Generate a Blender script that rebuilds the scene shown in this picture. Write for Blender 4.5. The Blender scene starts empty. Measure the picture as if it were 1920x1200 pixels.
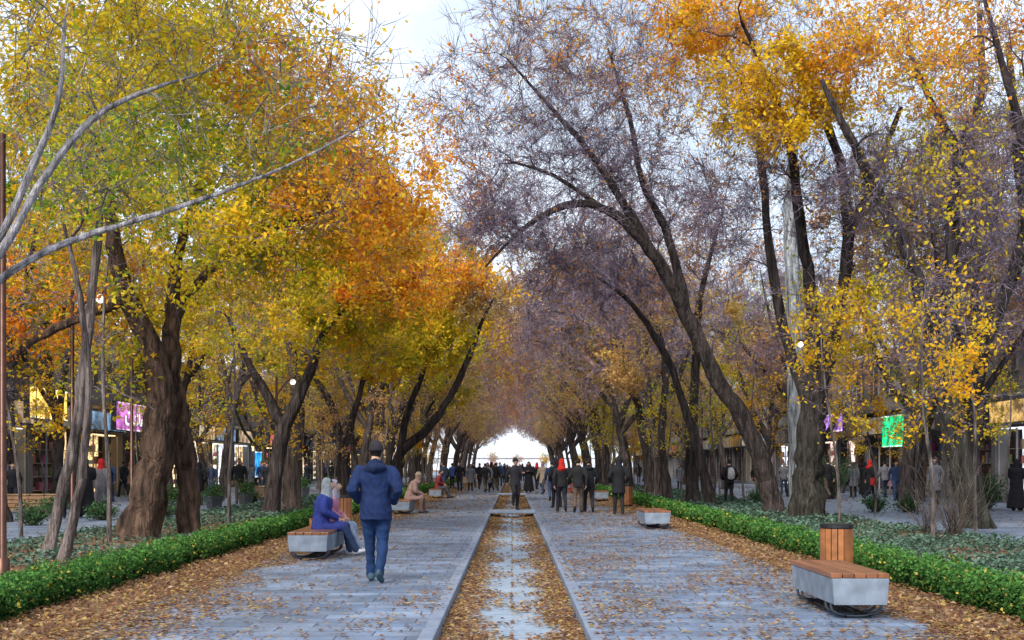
import bpy, math, random
import numpy as np
from mathutils import Vector, Matrix
from mathutils.bvhtree import BVHTree
rng=np.random.default_rng(11)
random.seed(5)
F=2300.;CH=1.45
NBF=.6; TWF=.40; TWB=.60; LSF=1.35
def P(px,py,Y): return np.array([(px-960)/F*Y, Y, CH-(py-875)/F*Y])
scn=bpy.context.scene
col0=scn.collection
# ------------------------------------------------------------ materials
def newmat(name):
    m=bpy.data.materials.new(name); m.use_nodes=True
    nt=m.node_tree; nt.nodes.clear(); return m,nt,nt.nodes,nt.links
def N(nt,t,**k):
    n=nt.nodes.new(t)
    for a,b in k.items(): setattr(n,a,b)
    return n
def mat_leaf(name,trans=0.4):
    m,nt,ns,lk=newmat(name)
    o=N(nt,'ShaderNodeOutputMaterial'); a=N(nt,'ShaderNodeAttribute'); a.attribute_name='Col'
    d=N(nt,'ShaderNodeBsdfDiffuse'); t=N(nt,'ShaderNodeBsdfTranslucent'); mx=N(nt,'ShaderNodeMixShader'); mx.inputs[0].default_value=trans
    lk.new(a.outputs['Color'],d.inputs['Color']); lk.new(a.outputs['Color'],t.inputs['Color'])
    lk.new(d.outputs[0],mx.inputs[1]); lk.new(t.outputs[0],mx.inputs[2]); lk.new(mx.outputs[0],o.inputs[0]); return m
def mat_attr(name,rough=.8,nscale=8,namt=.35,bump=.3,bscale=30,stretch=(1,1,1),bdist=.02,spec=.3,metal=0):
    m,nt,ns,lk=newmat(name)
    o=N(nt,'ShaderNodeOutputMaterial'); a=N(nt,'ShaderNodeAttribute'); a.attribute_name='Col'
    b=N(nt,'ShaderNodeBsdfPrincipled'); b.inputs['Roughness'].default_value=rough; b.inputs['Specular IOR Level'].default_value=spec
    b.inputs['Metallic'].default_value=metal
    tc=N(nt,'ShaderNodeTexCoord'); mp=N(nt,'ShaderNodeMapping'); mp.inputs['Scale'].default_value=stretch
    lk.new(tc.outputs['Object'],mp.inputs[0])
    n1=N(nt,'ShaderNodeTexNoise'); n1.inputs['Scale'].default_value=nscale; n1.inputs['Detail'].default_value=6; lk.new(mp.outputs[0],n1.inputs[0])
    mr=N(nt,'ShaderNodeMapRange'); mr.inputs[1].default_value=.3; mr.inputs[2].default_value=.7; mr.inputs[3].default_value=1-namt; mr.inputs[4].default_value=1+namt
    lk.new(n1.outputs[0],mr.inputs[0])
    vm=N(nt,'ShaderNodeVectorMath',operation='SCALE'); lk.new(a.outputs['Color'],vm.inputs[0]); lk.new(mr.outputs[0],vm.inputs['Scale'])
    lk.new(vm.outputs[0],b.inputs['Base Color'])
    n2=N(nt,'ShaderNodeTexNoise'); n2.inputs['Scale'].default_value=bscale; n2.inputs['Detail'].default_value=4; lk.new(mp.outputs[0],n2.inputs[0])
    bp=N(nt,'ShaderNodeBump'); bp.inputs['Strength'].default_value=bump; bp.inputs['Distance'].default_value=bdist
    lk.new(n2.outputs[0],bp.inputs['Height']); lk.new(bp.outputs[0],b.inputs['Normal'])
    lk.new(b.outputs[0],o.inputs[0]); return m
def mat_glow(name,s):
    m,nt,ns,lk=newmat(name)
    o=N(nt,'ShaderNodeOutputMaterial'); a=N(nt,'ShaderNodeAttribute'); a.attribute_name='Col'
    e=N(nt,'ShaderNodeEmission'); e.inputs[1].default_value=s
    tc=N(nt,'ShaderNodeTexCoord'); n1=N(nt,'ShaderNodeTexNoise'); n1.inputs['Scale'].default_value=1.8; n1.inputs['Detail'].default_value=6
    lk.new(tc.outputs['Object'],n1.inputs[0])
    mr=N(nt,'ShaderNodeMapRange'); mr.inputs[1].default_value=.38; mr.inputs[2].default_value=.65; mr.inputs[3].default_value=.2; mr.inputs[4].default_value=1.3
    lk.new(n1.outputs[0],mr.inputs[0])
    vm=N(nt,'ShaderNodeVectorMath',operation='SCALE'); lk.new(a.outputs['Color'],vm.inputs[0]); lk.new(mr.outputs[0],vm.inputs['Scale'])
    lk.new(vm.outputs[0],e.inputs[0]); lk.new(e.outputs[0],o.inputs[0]); return m
M_leaf=mat_leaf('leaf_autumn',.5); M_green=mat_leaf('leaf_hedge',.25)
M_bark=mat_attr('bark',.9,10,.85,1.0,24,(1,1,.14),.12)
M_cloth=mat_attr('cloth',.85,14,.25,.5,22,(1,1,.7),.03)
M_paint=mat_attr('painted_surface',.55,5,.15,.1,60)
M_wood=mat_attr('varnished_wood',.3,7,.35,.15,40,(1,.12,1),.01,.5)
M_conc=mat_attr('concrete',.75,5,.3,.35,60,(1,1,1),.008)
M_metal=mat_attr('dark_metal',.4,9,.2,.05,60,(1,1,1),.01,.5,.7)
M_wall=mat_attr('wall_render',.9,1.2,.18,.2,30)
M_glow=mat_glow('lit_shopfront',2.2)

def mat_paving():
    m,nt,ns,lk=newmat('stone_paving')
    o=N(nt,'ShaderNodeOutputMaterial'); b=N(nt,'ShaderNodeBsdfPrincipled'); g=N(nt,'ShaderNodeNewGeometry')
    br=N(nt,'ShaderNodeTexBrick'); br.offset=.5
    br.inputs['Scale'].default_value=1; br.inputs['Brick Width'].default_value=.60; br.inputs['Row Height'].default_value=.30
    br.inputs['Mortar Size'].default_value=.007; br.inputs['Mortar Smooth'].default_value=.3
    br.inputs['Color1'].default_value=(.100,.140,.220,1); br.inputs['Color2'].default_value=(.18,.23,.325,1); br.inputs['Mortar'].default_value=(.03,.04,.06,1)
    lk.new(g.outputs['Position'],br.inputs['Vector'])
    n=N(nt,'ShaderNodeTexNoise'); n.inputs['Scale'].default_value=1.1; n.inputs['Detail'].default_value=8; n.inputs['Roughness'].default_value=.7; lk.new(g.outputs['Position'],n.inputs[0])
    mr=N(nt,'ShaderNodeMapRange'); mr.inputs[1].default_value=.3; mr.inputs[2].default_value=.7; mr.inputs[3].default_value=.5; mr.inputs[4].default_value=1.4
    lk.new(n.outputs[0],mr.inputs[0])
    vm=N(nt,'ShaderNodeVectorMath',operation='SCALE'); lk.new(br.outputs['Color'],vm.inputs[0]); lk.new(mr.outputs[0],vm.inputs['Scale'])
    lk.new(vm.outputs[0],b.inputs['Base Color'])
    mr2=N(nt,'ShaderNodeMapRange'); mr2.inputs[1].default_value=.3; mr2.inputs[2].default_value=.7; mr2.inputs[3].default_value=.36; mr2.inputs[4].default_value=.65
    lk.new(n.outputs[0],mr2.inputs[0]); lk.new(mr2.outputs[0],b.inputs['Roughness'])
    bp=N(nt,'ShaderNodeBump'); bp.inputs['Strength'].default_value=.5; bp.inputs['Distance'].default_value=.006; bp.invert=True
    lk.new(br.outputs['Fac'],bp.inputs['Height'])
    n3=N(nt,'ShaderNodeTexNoise'); n3.inputs['Scale'].default_value=45; lk.new(g.outputs['Position'],n3.inputs[0])
    bp2=N(nt,'ShaderNodeBump'); bp2.inputs['Strength'].default_value=.25; bp2.inputs['Distance'].default_value=.006; lk.new(n3.outputs[0],bp2.inputs['Height']); lk.new(bp.outputs[0],bp2.inputs['Normal'])
    lk.new(bp2.outputs[0],b.inputs['Normal']); lk.new(b.outputs[0],o.inputs[0]); return m
M_pave=mat_paving()
def mat_ramp(name,stops,scale,rough=.9,bump=.5,detail=8,bd=.03):
    m,nt,ns,lk=newmat(name)
    o=N(nt,'ShaderNodeOutputMaterial'); b=N(nt,'ShaderNodeBsdfPrincipled'); b.inputs['Roughness'].default_value=rough
    g=N(nt,'ShaderNodeNewGeometry'); n=N(nt,'ShaderNodeTexNoise'); n.inputs['Scale'].default_value=scale; n.inputs['Detail'].default_value=detail; n.inputs['Roughness'].default_value=.75
    lk.new(g.outputs['Position'],n.inputs[0]); r=N(nt,'ShaderNodeValToRGB'); lk.new(n.outputs[0],r.inputs[0])
    e=r.color_ramp.elements
    while len(e)<len(stops): e.new(.5)
    for i,(p,c) in enumerate(stops): e[i].position=p; e[i].color=(*c,1)
    lk.new(r.outputs[0],b.inputs['Base Color']); bp=N(nt,'ShaderNodeBump'); bp.inputs['Strength'].default_value=bump; bp.inputs['Distance'].default_value=bd
    lk.new(n.outputs[0],bp.inputs['Height']); lk.new(bp.outputs[0],b.inputs['Normal']); lk.new(b.outputs[0],o.inputs[0]); return m
M_soil=mat_ramp('leafy_soil',[(.3,(.06,.035,.022)),(.45,(.14,.085,.05)),(.55,(.22,.13,.075)),(.7,(.10,.085,.06))],9)
M_chan=mat_ramp('channel_stone',[(.3,(.13,.17,.24)),(.5,(.22,.28,.36)),(.7,(.30,.36,.45))],3.5,.85,.35)
M_kerb=mat_ramp('kerb_stone',[(.3,(.11,.14,.20)),(.55,(.18,.22,.30)),(.7,(.24,.28,.36))],4,.6,.2)

# ------------------------------------------------------------ mesh builder
class MB:
    def __init__(s): s.V=[];s.Q=[];s.C=[];s.M=[];s.n=0
    def add(s,V,Q,C,m=0):
        V=np.asarray(V,float);Q=np.asarray(Q,int)
        C=np.asarray(C,float)
        if C.ndim==1: C=np.tile(C,(len(Q),1))
        s.V.append(V);s.Q.append(Q+s.n);s.C.append(C);s.M.append(np.full(len(Q),m));s.n+=len(V)
    def data(s): return np.concatenate(s.V),np.concatenate(s.Q),np.concatenate(s.C),np.concatenate(s.M)
    def mesh(s,name,mats,smooth=False):
        V,Q,C,Mi=s.data()
        me=bpy.data.meshes.new(name); me.vertices.add(len(V)); me.loops.add(len(Q)*4); me.polygons.add(len(Q))
        me.vertices.foreach_set('co',V.astype(np.float32).ravel())
        me.loops.foreach_set('vertex_index',Q.astype(np.int32).ravel())
        me.polygons.foreach_set('loop_start',np.arange(0,len(Q)*4,4,dtype=np.int32))
        me.polygons.foreach_set('material_index',Mi.astype(np.int32))
        for m in mats: me.materials.append(m)
        me.update(calc_edges=True)
        sm=np.isin(Mi,smooth) if isinstance(smooth,(list,tuple)) else np.full(len(Q),bool(smooth))
        me.polygons.foreach_set('use_smooth',sm)
        a=me.attributes.new('Col','FLOAT_COLOR','FACE')
        a.data.foreach_set('color',np.concatenate([C,np.ones((len(C),1))],1).astype(np.float32).ravel())
        return me
    def obj(s,name,mats,loc=(0,0,0),smooth=False,rot=0,parent=None):
        o=bpy.data.objects.new(name,s.mesh(name,mats,smooth)); o.location=loc; o.rotation_euler=(0,0,rot); col0.objects.link(o)
        if parent: o.parent=parent
        return o
def nrm(v): return v/np.maximum(np.linalg.norm(v,axis=-1,keepdims=True),1e-9)
def tubes(Pt,R,S=5,R2=None,ref=None):
    Pt=np.asarray(Pt,float);R=np.asarray(R,float);n,K,_=Pt.shape
    T=nrm(np.gradient(Pt,axis=1))
    if ref is None:
        d=nrm(Pt[:,-1]-Pt[:,0]); ref=np.where(np.abs(d[:,2:3])>.8,np.array([[1.,0,0]]),np.array([[0,0,1.]]))
    else: ref=np.tile(np.asarray(ref,float),(n,1))
    rf=ref[:,None,:]
    n1=nrm(rf-T*(T*rf).sum(-1,keepdims=True)); n2=np.cross(T,n1)
    if R2 is None:R2=R
    a=np.arange(S)*2*np.pi/S
    V=Pt[:,:,None,:]+n1[:,:,None,:]*(np.cos(a)[None,None,:,None]*R[:,:,None,None])+n2[:,:,None,:]*(np.sin(a)[None,None,:,None]*np.asarray(R2)[:,:,None,None])
    idx=np.arange(n*K*S).reshape(n,K,S)
    A=idx[:,:-1,:];B=np.roll(A,-1,2);D=idx[:,1:,:];E=np.roll(D,-1,2)
    return V.reshape(-1,3),np.stack([A,B,E,D],-1).reshape(-1,4)
def box(mb,c,s,col,m=0,rz=0):
    x,y,z=[k/2 for k in s]
    V=np.array([[-x,-y,-z],[x,-y,-z],[x,y,-z],[-x,y,-z],[-x,-y,z],[x,-y,z],[x,y,z],[-x,y,z]],float)
    if rz: 
        c_,s_=math.cos(rz),math.sin(rz); V=V@np.array([[c_,s_,0],[-s_,c_,0],[0,0,1]])
    mb.add(V+np.array(c),[[0,3,2,1],[4,5,6,7],[0,1,5,4],[1,2,6,5],[2,3,7,6],[3,0,4,7]],col,m)
def leafquads(C,S,flat=0,droop=.0,asp=.3):
    n=len(C); S=np.asarray(S)[:,None]
    a=rng.normal(size=(n,3)); nn=rng.normal(size=(n,3))
    if flat: nn=nn*(1-flat)+np.array([0,0,1])*flat*2
    a[:,2]-=droop
    nn=nrm(nn); a=nrm(a-nn*(a*nn).sum(1,keepdims=True)); b=np.cross(nn,a)
    bend=nn*S*.12
    V=np.stack([C-a*S*.5,C+b*S*asp+bend,C+a*S*.5,C-b*S*asp+bend],1).reshape(-1,3)
    return V,np.arange(n*4).reshape(-1,4)
PH=rng.uniform(0,6.28,(6,)); DR=rng.normal(size=(6,3))
def lown(p,f=.8):
    s=0
    for i in range(6): s=s+np.sin((p@DR[i])*f*(.6+.35*i)+PH[i])/(1+.3*i)
    return .5+s/6.5
PAL={
 'yellow':[(.36,.46,.04),(.76,.64,.04),(.95,.70,.05),(.97,.58,.04),(.94,.42,.04)],
 'ygreen':[(.13,.30,.04),(.32,.48,.05),(.70,.66,.06),(.95,.72,.06),(.95,.50,.04)],
 'orange':[(.92,.66,.05),(.97,.52,.04),(.97,.40,.04),(.92,.28,.04),(.68,.18,.03)],
 'gold':[(.88,.64,.04),(.97,.64,.04),(.98,.56,.03),(.97,.44,.03)],
 'rust':[(.52,.32,.16),(.74,.38,.12),(.82,.40,.10),(.56,.22,.10),(.40,.23,.20)],
 'muted':[(.76,.64,.20),(.90,.62,.18),(.72,.42,.18),(.56,.34,.26)],
}
def palcol(pal,p,f=.8):
    st=np.array(PAL[pal]); n=len(p)
    t=np.clip(lown(p,f)*.75+rng.uniform(-.28,.38,n),0,.999)*(len(st)-1)
    i=t.astype(int); fr=(t-i)[:,None]; c=st[i]*(1-fr)+st[np.minimum(i+1,len(st)-1)]*fr
    return c*rng.uniform(.6,1.03,(n,1))
def catmull(L,sub=5):
    L=np.asarray(L,float); Q=np.vstack([2*L[0]-L[1],L,2*L[-1]-L[-2]]); out=[]
    for i in range(1,len(Q)-2):
        for k in range(sub):
            t=k/sub; p0,p1,p2,p3=Q[i-1:i+3]
            out.append(.5*((2*p1)+(-p0+p2)*t+(2*p0-5*p1+4*p2-p3)*t*t+(-p0+3*p1-3*p2+p3)*t**3))
    out.append(L[-1]); out=np.array(out); out[:,3]=np.maximum(out[:,3],.008); return out
BARK=(.045,.035,.034); BARKW=(.090,.056,.040); TWIG=(.235,.185,.255); GREYB=(.25,.24,.26)
def grow_tree(limbs,clusters,bark=BARK,twig=TWIG,leafsize=.075,twl=(.35,.9),twr=.006,start=.5,barktop=None,flare=True,S=18):
    """limbs: arrays (x,y,z,r); clusters: dict(c,r,nb,nt,nl,pal)"""
    mb=MB(); pos=[];rad=[];tan=[]
    zb=min(l[0][2] for l in limbs)
    for li,l in enumerate(limbs):
        q=catmull(l); K=len(q); g=np.gradient(q[:,:3],axis=0)
        q[:,:3]+=(rng.normal(size=(K,3))*(.09 if flare else .03)*q[:,3:4])*(np.arange(K)>0)[:,None]
        r=q[:,3]*(1+.05*rng.normal(size=K)*(1 if flare else .3))*.9
        if flare and li==0:
            r=r*(1+.4*np.exp(-(q[:,2]-zb)/.3))
        V,Q=tubes(q[None,:,:3],r[None],S)
        ridge=.095*rng.normal(size=S)[None,:]*(1 if flare else .3)+.05*rng.normal(size=(K,S))
        cc=np.repeat(q[:,:3],S,0); V=cc+(V-cc)*(1+ridge.reshape(-1,1))
        cb=np.array(bark)
        zf=np.repeat(np.clip((q[:-1,2]-zb)/6,0,1),S)[:,None]
        ct=np.array(barktop if barktop is not None else bark)
        mb.add(V,Q,(cb*(1-zf)+ct*zf)*rng.uniform(.7,1.3,(len(Q),1)),0)
        k0=int(K*(start if li==0 else .2))
        pos.append(q[k0:,:3]);rad.append(r[k0:]);tan.append(nrm(g[k0:]))
    pos=np.concatenate(pos);rad=np.concatenate(rad);tan=np.concatenate(tan)
    lv=[(.05,.015,.010),(.25,.008,.007),(.70,.005,.004)]
    tips=[];tdir=[];tcl=[]
    for li,(fr,ra,rl) in enumerate(lv):
        A=[];I=[]
        for ci,c in enumerate(clusters):
            n=max(1,int(c['nb']*NBF*fr)); d=nrm(rng.normal(size=(n,3)))*(rng.uniform(.03,1,(n,1))**(.55))
            A.append(np.array(c['c'])+d*np.array(c['r'])*rng.uniform(.85,1.2,(n,1))); I+= [ci]*n
        A=np.concatenate(A);I=np.array(I)
        ok=A[:,2]>2.2; A=A[ok];I=I[ok]
        dm=np.linalg.norm(A[:,None]-pos[None,::3],axis=2).min(1); o=np.argsort(dm); A=A[o];I=I[o]
        paths=[];rr=[]
        K=7; tt=np.linspace(0,1,K)[:,None]
        for a,ci in zip(A,I):
            dv=a-pos; ds=np.linalg.norm(dv,axis=1)
            cost=ds*(1.25-.45*(dv*tan).sum(1)/np.maximum(ds,.01))
            j=int(np.argmin(cost)); L=ds[j]
            if L<.15: continue
            p0=pos[j]; m0=tan[j]*L*.9; m1=(a-p0)*.9+rng.normal(size=3)*L*.35
            h=(2*tt**3-3*tt**2+1)*p0+(tt**3-2*tt**2+tt)*m0+(-2*tt**3+3*tt**2)*a+(tt**3-tt**2)*m1
            h[1:]+=rng.normal(size=(K-1,3))*L*.025
            r0=min(rad[j]*.75,ra+rl*L); r=np.linspace(r0,max(.004,r0*.3),K)
            paths.append(h);rr.append(r)
            pos=np.vstack([pos,h[1:]]);rad=np.append(rad,r[1:]);tan=np.vstack([tan,nrm(np.gradient(h,axis=0))[1:]])
            if li>0:
                tips.append(h[2:]);tdir.append(nrm(np.gradient(h,axis=0))[2:]);tcl.append(np.full(K-2,ci))
        if paths:
            V,Q=tubes(np.array(paths),np.array(rr),5)
            c=np.array(bark)*(.9-.25*li)+np.array(twig)*(.1+.2*li)
            mb.add(V,Q,c*rng.uniform(.75,1.2,(len(Q),1)),0)
    tips=np.concatenate(tips);tdir=np.concatenate(tdir);tcl=np.concatenate(tcl)
    for ci,c in enumerate(clusters):
        ids=np.where(tcl==ci)[0]
        if len(ids)==0: continue
        nt=int(c['nt']*(TWB if c['nt']>2*c['nl'] else TWF)); s=rng.choice(ids,nt)
        d=nrm(tdir[s]*.9+rng.normal(size=(nt,3))*.55+np.array([0,0,.12]))
        L=rng.uniform(*twl,(nt,1)); p0=tips[s]+rng.normal(size=(nt,3))*.02
        p1=p0+d*L*.5; p2=p1+nrm(d+rng.normal(size=(nt,3))*.35)*L*.5
        pp=np.stack([p0,p1,p2],1); V,Q=tubes(pp,np.tile([twr,twr*.75,twr*.4],(nt,1)),3)
        mb.add(V,Q,np.array(c.get('tw',twig))*rng.uniform(.6,1.25,(len(Q),1)),0)
        nl=int(c['nl']*c.get('lf',1))
        if nl:
            w=np.clip(lown(p2,1.7)-.30,.015,1)**1.9; w/=w.sum()
            k=rng.choice(nt,nl,p=w); t=rng.uniform(.1,1.05,(nl,1))
            C=p0[k]*(1-t)**2+2*p1[k]*t*(1-t)+p2[k]*t*t+rng.normal(size=(nl,3))*.10
            sz=leafsize*LSF*rng.uniform(.6,1.25,nl)*c.get('ls',1)
            V,Q=leafquads(C,sz,.25,.4,.29); mb.add(V,Q,palcol(c['pal'],C),1)
    return mb
def cl(px,py,Y,rpx,rpy,rd,nb,nt,nl,pal,**k):
    d=dict(c=P(px,py,Y),r=(rpx/F*Y,rd,rpy/F*Y),nb=nb,nt=nt,nl=nl,pal=pal); d.update(k); return d
def lm(pts,Y=None): 
    out=[]
    for p in pts:
        if len(p)==3: out.append([*P(p[0],p[1],Y),p[2]])
        else: out.append([*P(p[0],p[1],p[2]),p[3]])
    return np.array(out)
def place(name,limbs,clusters,**k):
    b=limbs[0][0][:3].copy(); b[2]=0
    for l in limbs: l[:,:3]-=b
    limbs[0][0][2]=-.15
    for c in clusters: c['c']=c['c']-b
    mb=grow_tree(limbs,clusters,**k)
    return mb.obj(name,[M_bark,M_leaf],loc=b,smooth=[0])

# ------------------------------------------------------------ near trees, left
place('elm_tree',[lm([(-330,1250,12.5,.22),(-260,900,12.5,.18),(-140,640,12.6,.12),(0,475,12.8,.055),(60,370,13,.048),(130,270,13.2,.042),(200,205,13.5,.035),(290,165,13.8,.025),(370,140,14,.014)]),
  lm([(-140,640,12.6,.1),(0,525,13,.048),(90,470,13.3,.044),(200,430,13.6,.038),(330,390,14,.030),(470,340,14.4,.022),(600,280,14.8,.015),(740,200,15.2,.008)]),
  lm([(-140,640,12.6,.1),(-20,480,12.8,.05),(70,290,13,.04),(110,180,13,.03),(120,40,13.2,.02)])],
  [cl(120,60,14.5,260,170,2.5,300,1300,4200,'yellow'),cl(420,90,15.5,230,140,2.5,280,1300,5000,'yellow'),cl(600,180,16.5,180,150,2,240,1200,4200,'orange'),
   cl(330,270,15.5,280,100,2,160,800,2400,'ygreen')],bark=GREYB,twig=(.30,.28,.28),leafsize=.060)
place('elm_tree',[lm([(262,1015,24.7,.40),(280,930,24.7,.36),(298,820,24.6,.32),(305,740,24.5,.28),(285,650,24.3,.22),(240,560,24,.18),(215,460,23.5,.14),(200,330,23,.10),(160,180,22,.05)]),
  lm([(356,1000,25.6,.27),(352,900,25.5,.24),(340,800,25.2,.22),(322,700,24.8,.21),(325,600,25.0,.17),(335,480,25.2,.12),(380,330,25,.09),(450,180,25,.04)]),
  lm([(325,600,25.0,.12),(380,520,24.8,.1),(480,450,24.5,.07),(600,400,24,.045),(720,380,24,.025)]),
  lm([(240,560,24,.12),(140,600,24,.1),(60,640,24,.08),(0,690,24,.05)])],
  [cl(200,320,24,240,150,3.5,300,1800,8000,'ygreen'),cl(520,320,25,220,160,3.5,300,1800,11000,'yellow'),cl(660,390,24.5,160,110,3,240,1500,7000,'orange'),cl(700,330,24.8,130,90,2.5,120,700,4000,'orange'),
   cl(80,170,23,220,180,3,200,1100,5500,'yellow'),cl(420,150,26,250,150,3,240,1500,9000,'yellow'),cl(120,560,24,180,90,3,100,600,2400,'orange'),
   cl(420,500,24,170,80,3,140,900,5500,'yellow')],bark=BARKW,leafsize=.085)
for pts in ([(85,1042,.10),(110,950,.09),(140,820,.085),(155,700,.08),(172,560,.075),(185,430,.065),(192,360,.05)],[(112,1062,.10),(140,960,.085),(158,850,.075),(165,720,.06),(150,560,.05),(120,420,.03)]):
    Yb=19.5 if pts[0][0]<100 else 18.6
    place('young_elm_tree',[lm(pts,Yb)],[cl(200,330,Yb,130,110,1.5,60,300,1200,'ygreen')],bark=(.13,.105,.10),start=.7,flare=True,S=12)
place('elm_tree',[lm([(505,968,.25),(518,880,.22),(535,800,.2),(580,700,.15),(605,630,.11),(660,560,.05)],37),
  lm([(532,810,.18),(500,740,.15),(470,690,.11),(430,600,.06)],37)],
  [cl(480,590,37,170,80,4,200,1500,6500,'yellow'),cl(640,610,37,140,90,4,200,1500,7000,'yellow'),cl(740,510,36,130,80,4,200,1500,8500,'orange'),
   cl(600,480,38,180,90,4,200,1500,7500,'orange'),cl(710,380,38,130,100,4,160,1100,4500,'orange')],leafsize=.11)
place('elm_tree',[lm([(735,925,.26),(748,858,.2),(805,800,.17),(852,730,.14),(885,655,.11),(905,600,.07),(925,560,.04)],48),
  lm([(748,858,.18),(762,780,.14),(795,690,.1),(800,610,.06)],48)],
  [cl(800,635,48,95,70,4,200,1400,7000,'yellow'),cl(760,560,48,100,70,4,180,1300,6000,'gold'),cl(860,530,47,80,60,3,120,1000,3400,'orange'),cl(850,440,48,90,80,3,120,1400,1900,'orange'),cl(900,560,48,70,50,3,90,1200,900,'muted')],leafsize=.13,twr=.009)
place('elm_tree',[lm([(650,925,.22),(642,850,.19),(622,760,.14),(585,700,.1),(560,640,.06)],45),
  lm([(642,850,.16),(668,760,.12),(690,680,.08)],45)],
  [cl(600,650,45,120,70,4,160,1100,6000,'ygreen'),cl(700,670,45,90,60,4,160,1100,5500,'yellow')],leafsize=.13)
place('elm_tree',[lm([(548,945,.30),(552,850,.27),(558,760,.22),(545,640,.14),(520,520,.08)],41)],
  [cl(520,590,42,160,100,4,160,1100,6000,'yellow')],leafsize=.12,bark=(.09,.068,.058))
# right
place('elm_tree',[lm([(1455,968,37,.36),(1438,900,37,.32),(1400,800,37,.29),(1340,700,36.8,.27),(1290,600,36.5,.24),(1250,520,36,.21),(1195,440,35.5,.17),(1130,390,35,.14),(1060,385,34.5,.11),(980,430,34,.07),(910,500,34,.03)]),
  lm([(1250,520,36,.15),(1165,375,36,.12),(1110,290,36,.09),(1040,210,36,.06),(960,120,36,.03)]),
  lm([(1290,600,36.5,.16),(1255,450,37,.13),(1205,340,37,.1),(1180,220,37,.07),(1140,90,37,.03)]),
  lm([(1130,390,35,.08),(1040,330,35,.06),(950,300,35,.03)])],
  [cl(1040,260,36,210,140,4,480,4800,550,'rust'),cl(940,410,34.5,120,90,3,260,3400,300,'rust'),cl(1170,330,37,150,150,4,340,4000,350,'rust'),
   cl(1050,90,36,230,100,4,380,3600,1400,'orange'),cl(1250,130,37,170,130,4,300,3000,1500,'orange'),cl(870,220,36,100,140,3,180,1900,1200,'orange'),
   cl(1070,480,37,130,80,4,220,3000,350,'rust')],leafsize=.09,twl=(.4,1.1),twr=.0075)
place('elm_tree',[lm([(1512,985,33,.44),(1513,900,33,.40),(1520,800,33,.36),(1528,725,33,.31),(1522,560,33,.18),(1500,420,32.5,.15),(1485,290,32,.12),(1440,150,31,.08),(1390,40,30,.04)]),
  lm([(1535,740,33,.22),(1572,600,32.5,.18),(1590,450,32,.16),(1575,300,31.5,.13),(1520,170,31,.08),(1450,90,30.5,.04)]),
  lm([(1515,760,33.2,.2),(1470,620,34,.16),(1445,480,34,.13),(1425,290,34,.1),(1390,150,34,.05)]),
  lm([(1590,450,32,.13),(1640,330,31,.09),(1690,200,30,.05)])],
  [cl(1450,130,30,120,30,1.6,110,600,2500,'gold'),cl(1400,210,31,80,24,1.4,90,500,1900,'gold'),cl(1530,195,30.5,110,26,1.4,110,550,2300,'gold'),cl(1450,255,30,80,16,1.2,60,300,1200,'gold'),cl(1580,110,29.5,90,30,1.4,70,400,1400,'orange'),
   cl(1480,30,31,260,50,3,300,1900,4500,'orange'),cl(1330,60,33,140,90,3,220,2000,1300,'orange'),
   cl(1560,610,32,110,90,2.5,110,600,2200,'yellow'),cl(1640,470,32,120,130,3,180,1800,800,'yellow'),cl(1360,380,34,100,150,4,220,2600,300,'rust'),cl(1560,350,32,140,100,3,160,2200,500,'rust')],
   bark=(.038,.035,.028),barktop=(.048,.039,.039),leafsize=.095,twr=.0068)
place('elm_tree',[lm([(1838,998,29,.34),(1805,880,29,.31),(1778,760,29,.28),(1768,680,29,.25),(1745,600,29,.2),(1700,470,28.7,.17),(1640,350,28.5,.14),(1590,250,28,.1),(1540,150,28,.06)]),
  lm([(1768,700,29,.2),(1780,590,29,.18),(1785,420,29,.15),(1800,290,29,.13),(1840,170,29,.1),(1835,20,29,.06)]),
  lm([(1780,740,29,.18),(1835,660,28.7,.17),(1880,560,28.5,.15),(1920,430,28,.13),(1905,260,28,.1),(1890,80,28,.06)]),
  lm([(1800,290,29,.1),(1740,180,29,.07),(1690,60,29,.04)])],
  [cl(1730,100,28,190,120,3,320,2300,3600,'orange'),cl(1850,260,28,130,190,3,240,2600,1200,'yellow'),cl(1640,330,29,120,130,3,200,2200,1000,'yellow'),
   cl(1690,560,28.5,110,110,2.5,110,900,900,'yellow'),cl(1870,500,28.5,110,140,2.5,120,1300,500,'yellow')],
   bark=(.036,.035,.027),barktop=(.048,.039,.039),leafsize=.088,twr=.006)
place('plane_tree',[lm([(1497,942,.34),(1494,800,.31),(1490,650,.29),(1485,500,.27),(1480,380,.22),(1492,250,.15),(1510,120,.07)],41)],
  [cl(1480,200,41,150,150,4,260,2600,900,'rust')],bark=(.34,.37,.40),twr=.008,flare=False)
place('elm_tree',[lm([(1300,938,.28),(1295,860,.25),(1300,760,.21),(1306,650,.17),(1312,560,.13),(1345,430,.07)],45)],
  [cl(1330,430,45,130,140,4,260,3200,700,'rust'),cl(1280,610,45,110,70,4,100,800,1200,'muted')],leafsize=.12,twr=.009)
place('elm_tree',[lm([(1252,925,.22),(1240,830,.18),(1246,720,.15),(1240,640,.12),(1200,560,.08),(1150,500,.04)],50)],
  [cl(1180,560,50,120,80,4,260,3000,700,'rust'),cl(1200,690,50,70,50,4,100,700,2200,'muted')],leafsize=.13,twr=.010)
place('elm_tree',[lm([(1335,932,.22),(1312,850,.18),(1282,760,.15),(1250,670,.13),(1185,570,.09),(1120,520,.05)],43)],
  [cl(1150,520,43,120,70,4,220,2800,400,'rust')],leafsize=.12,twr=.009)
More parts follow.
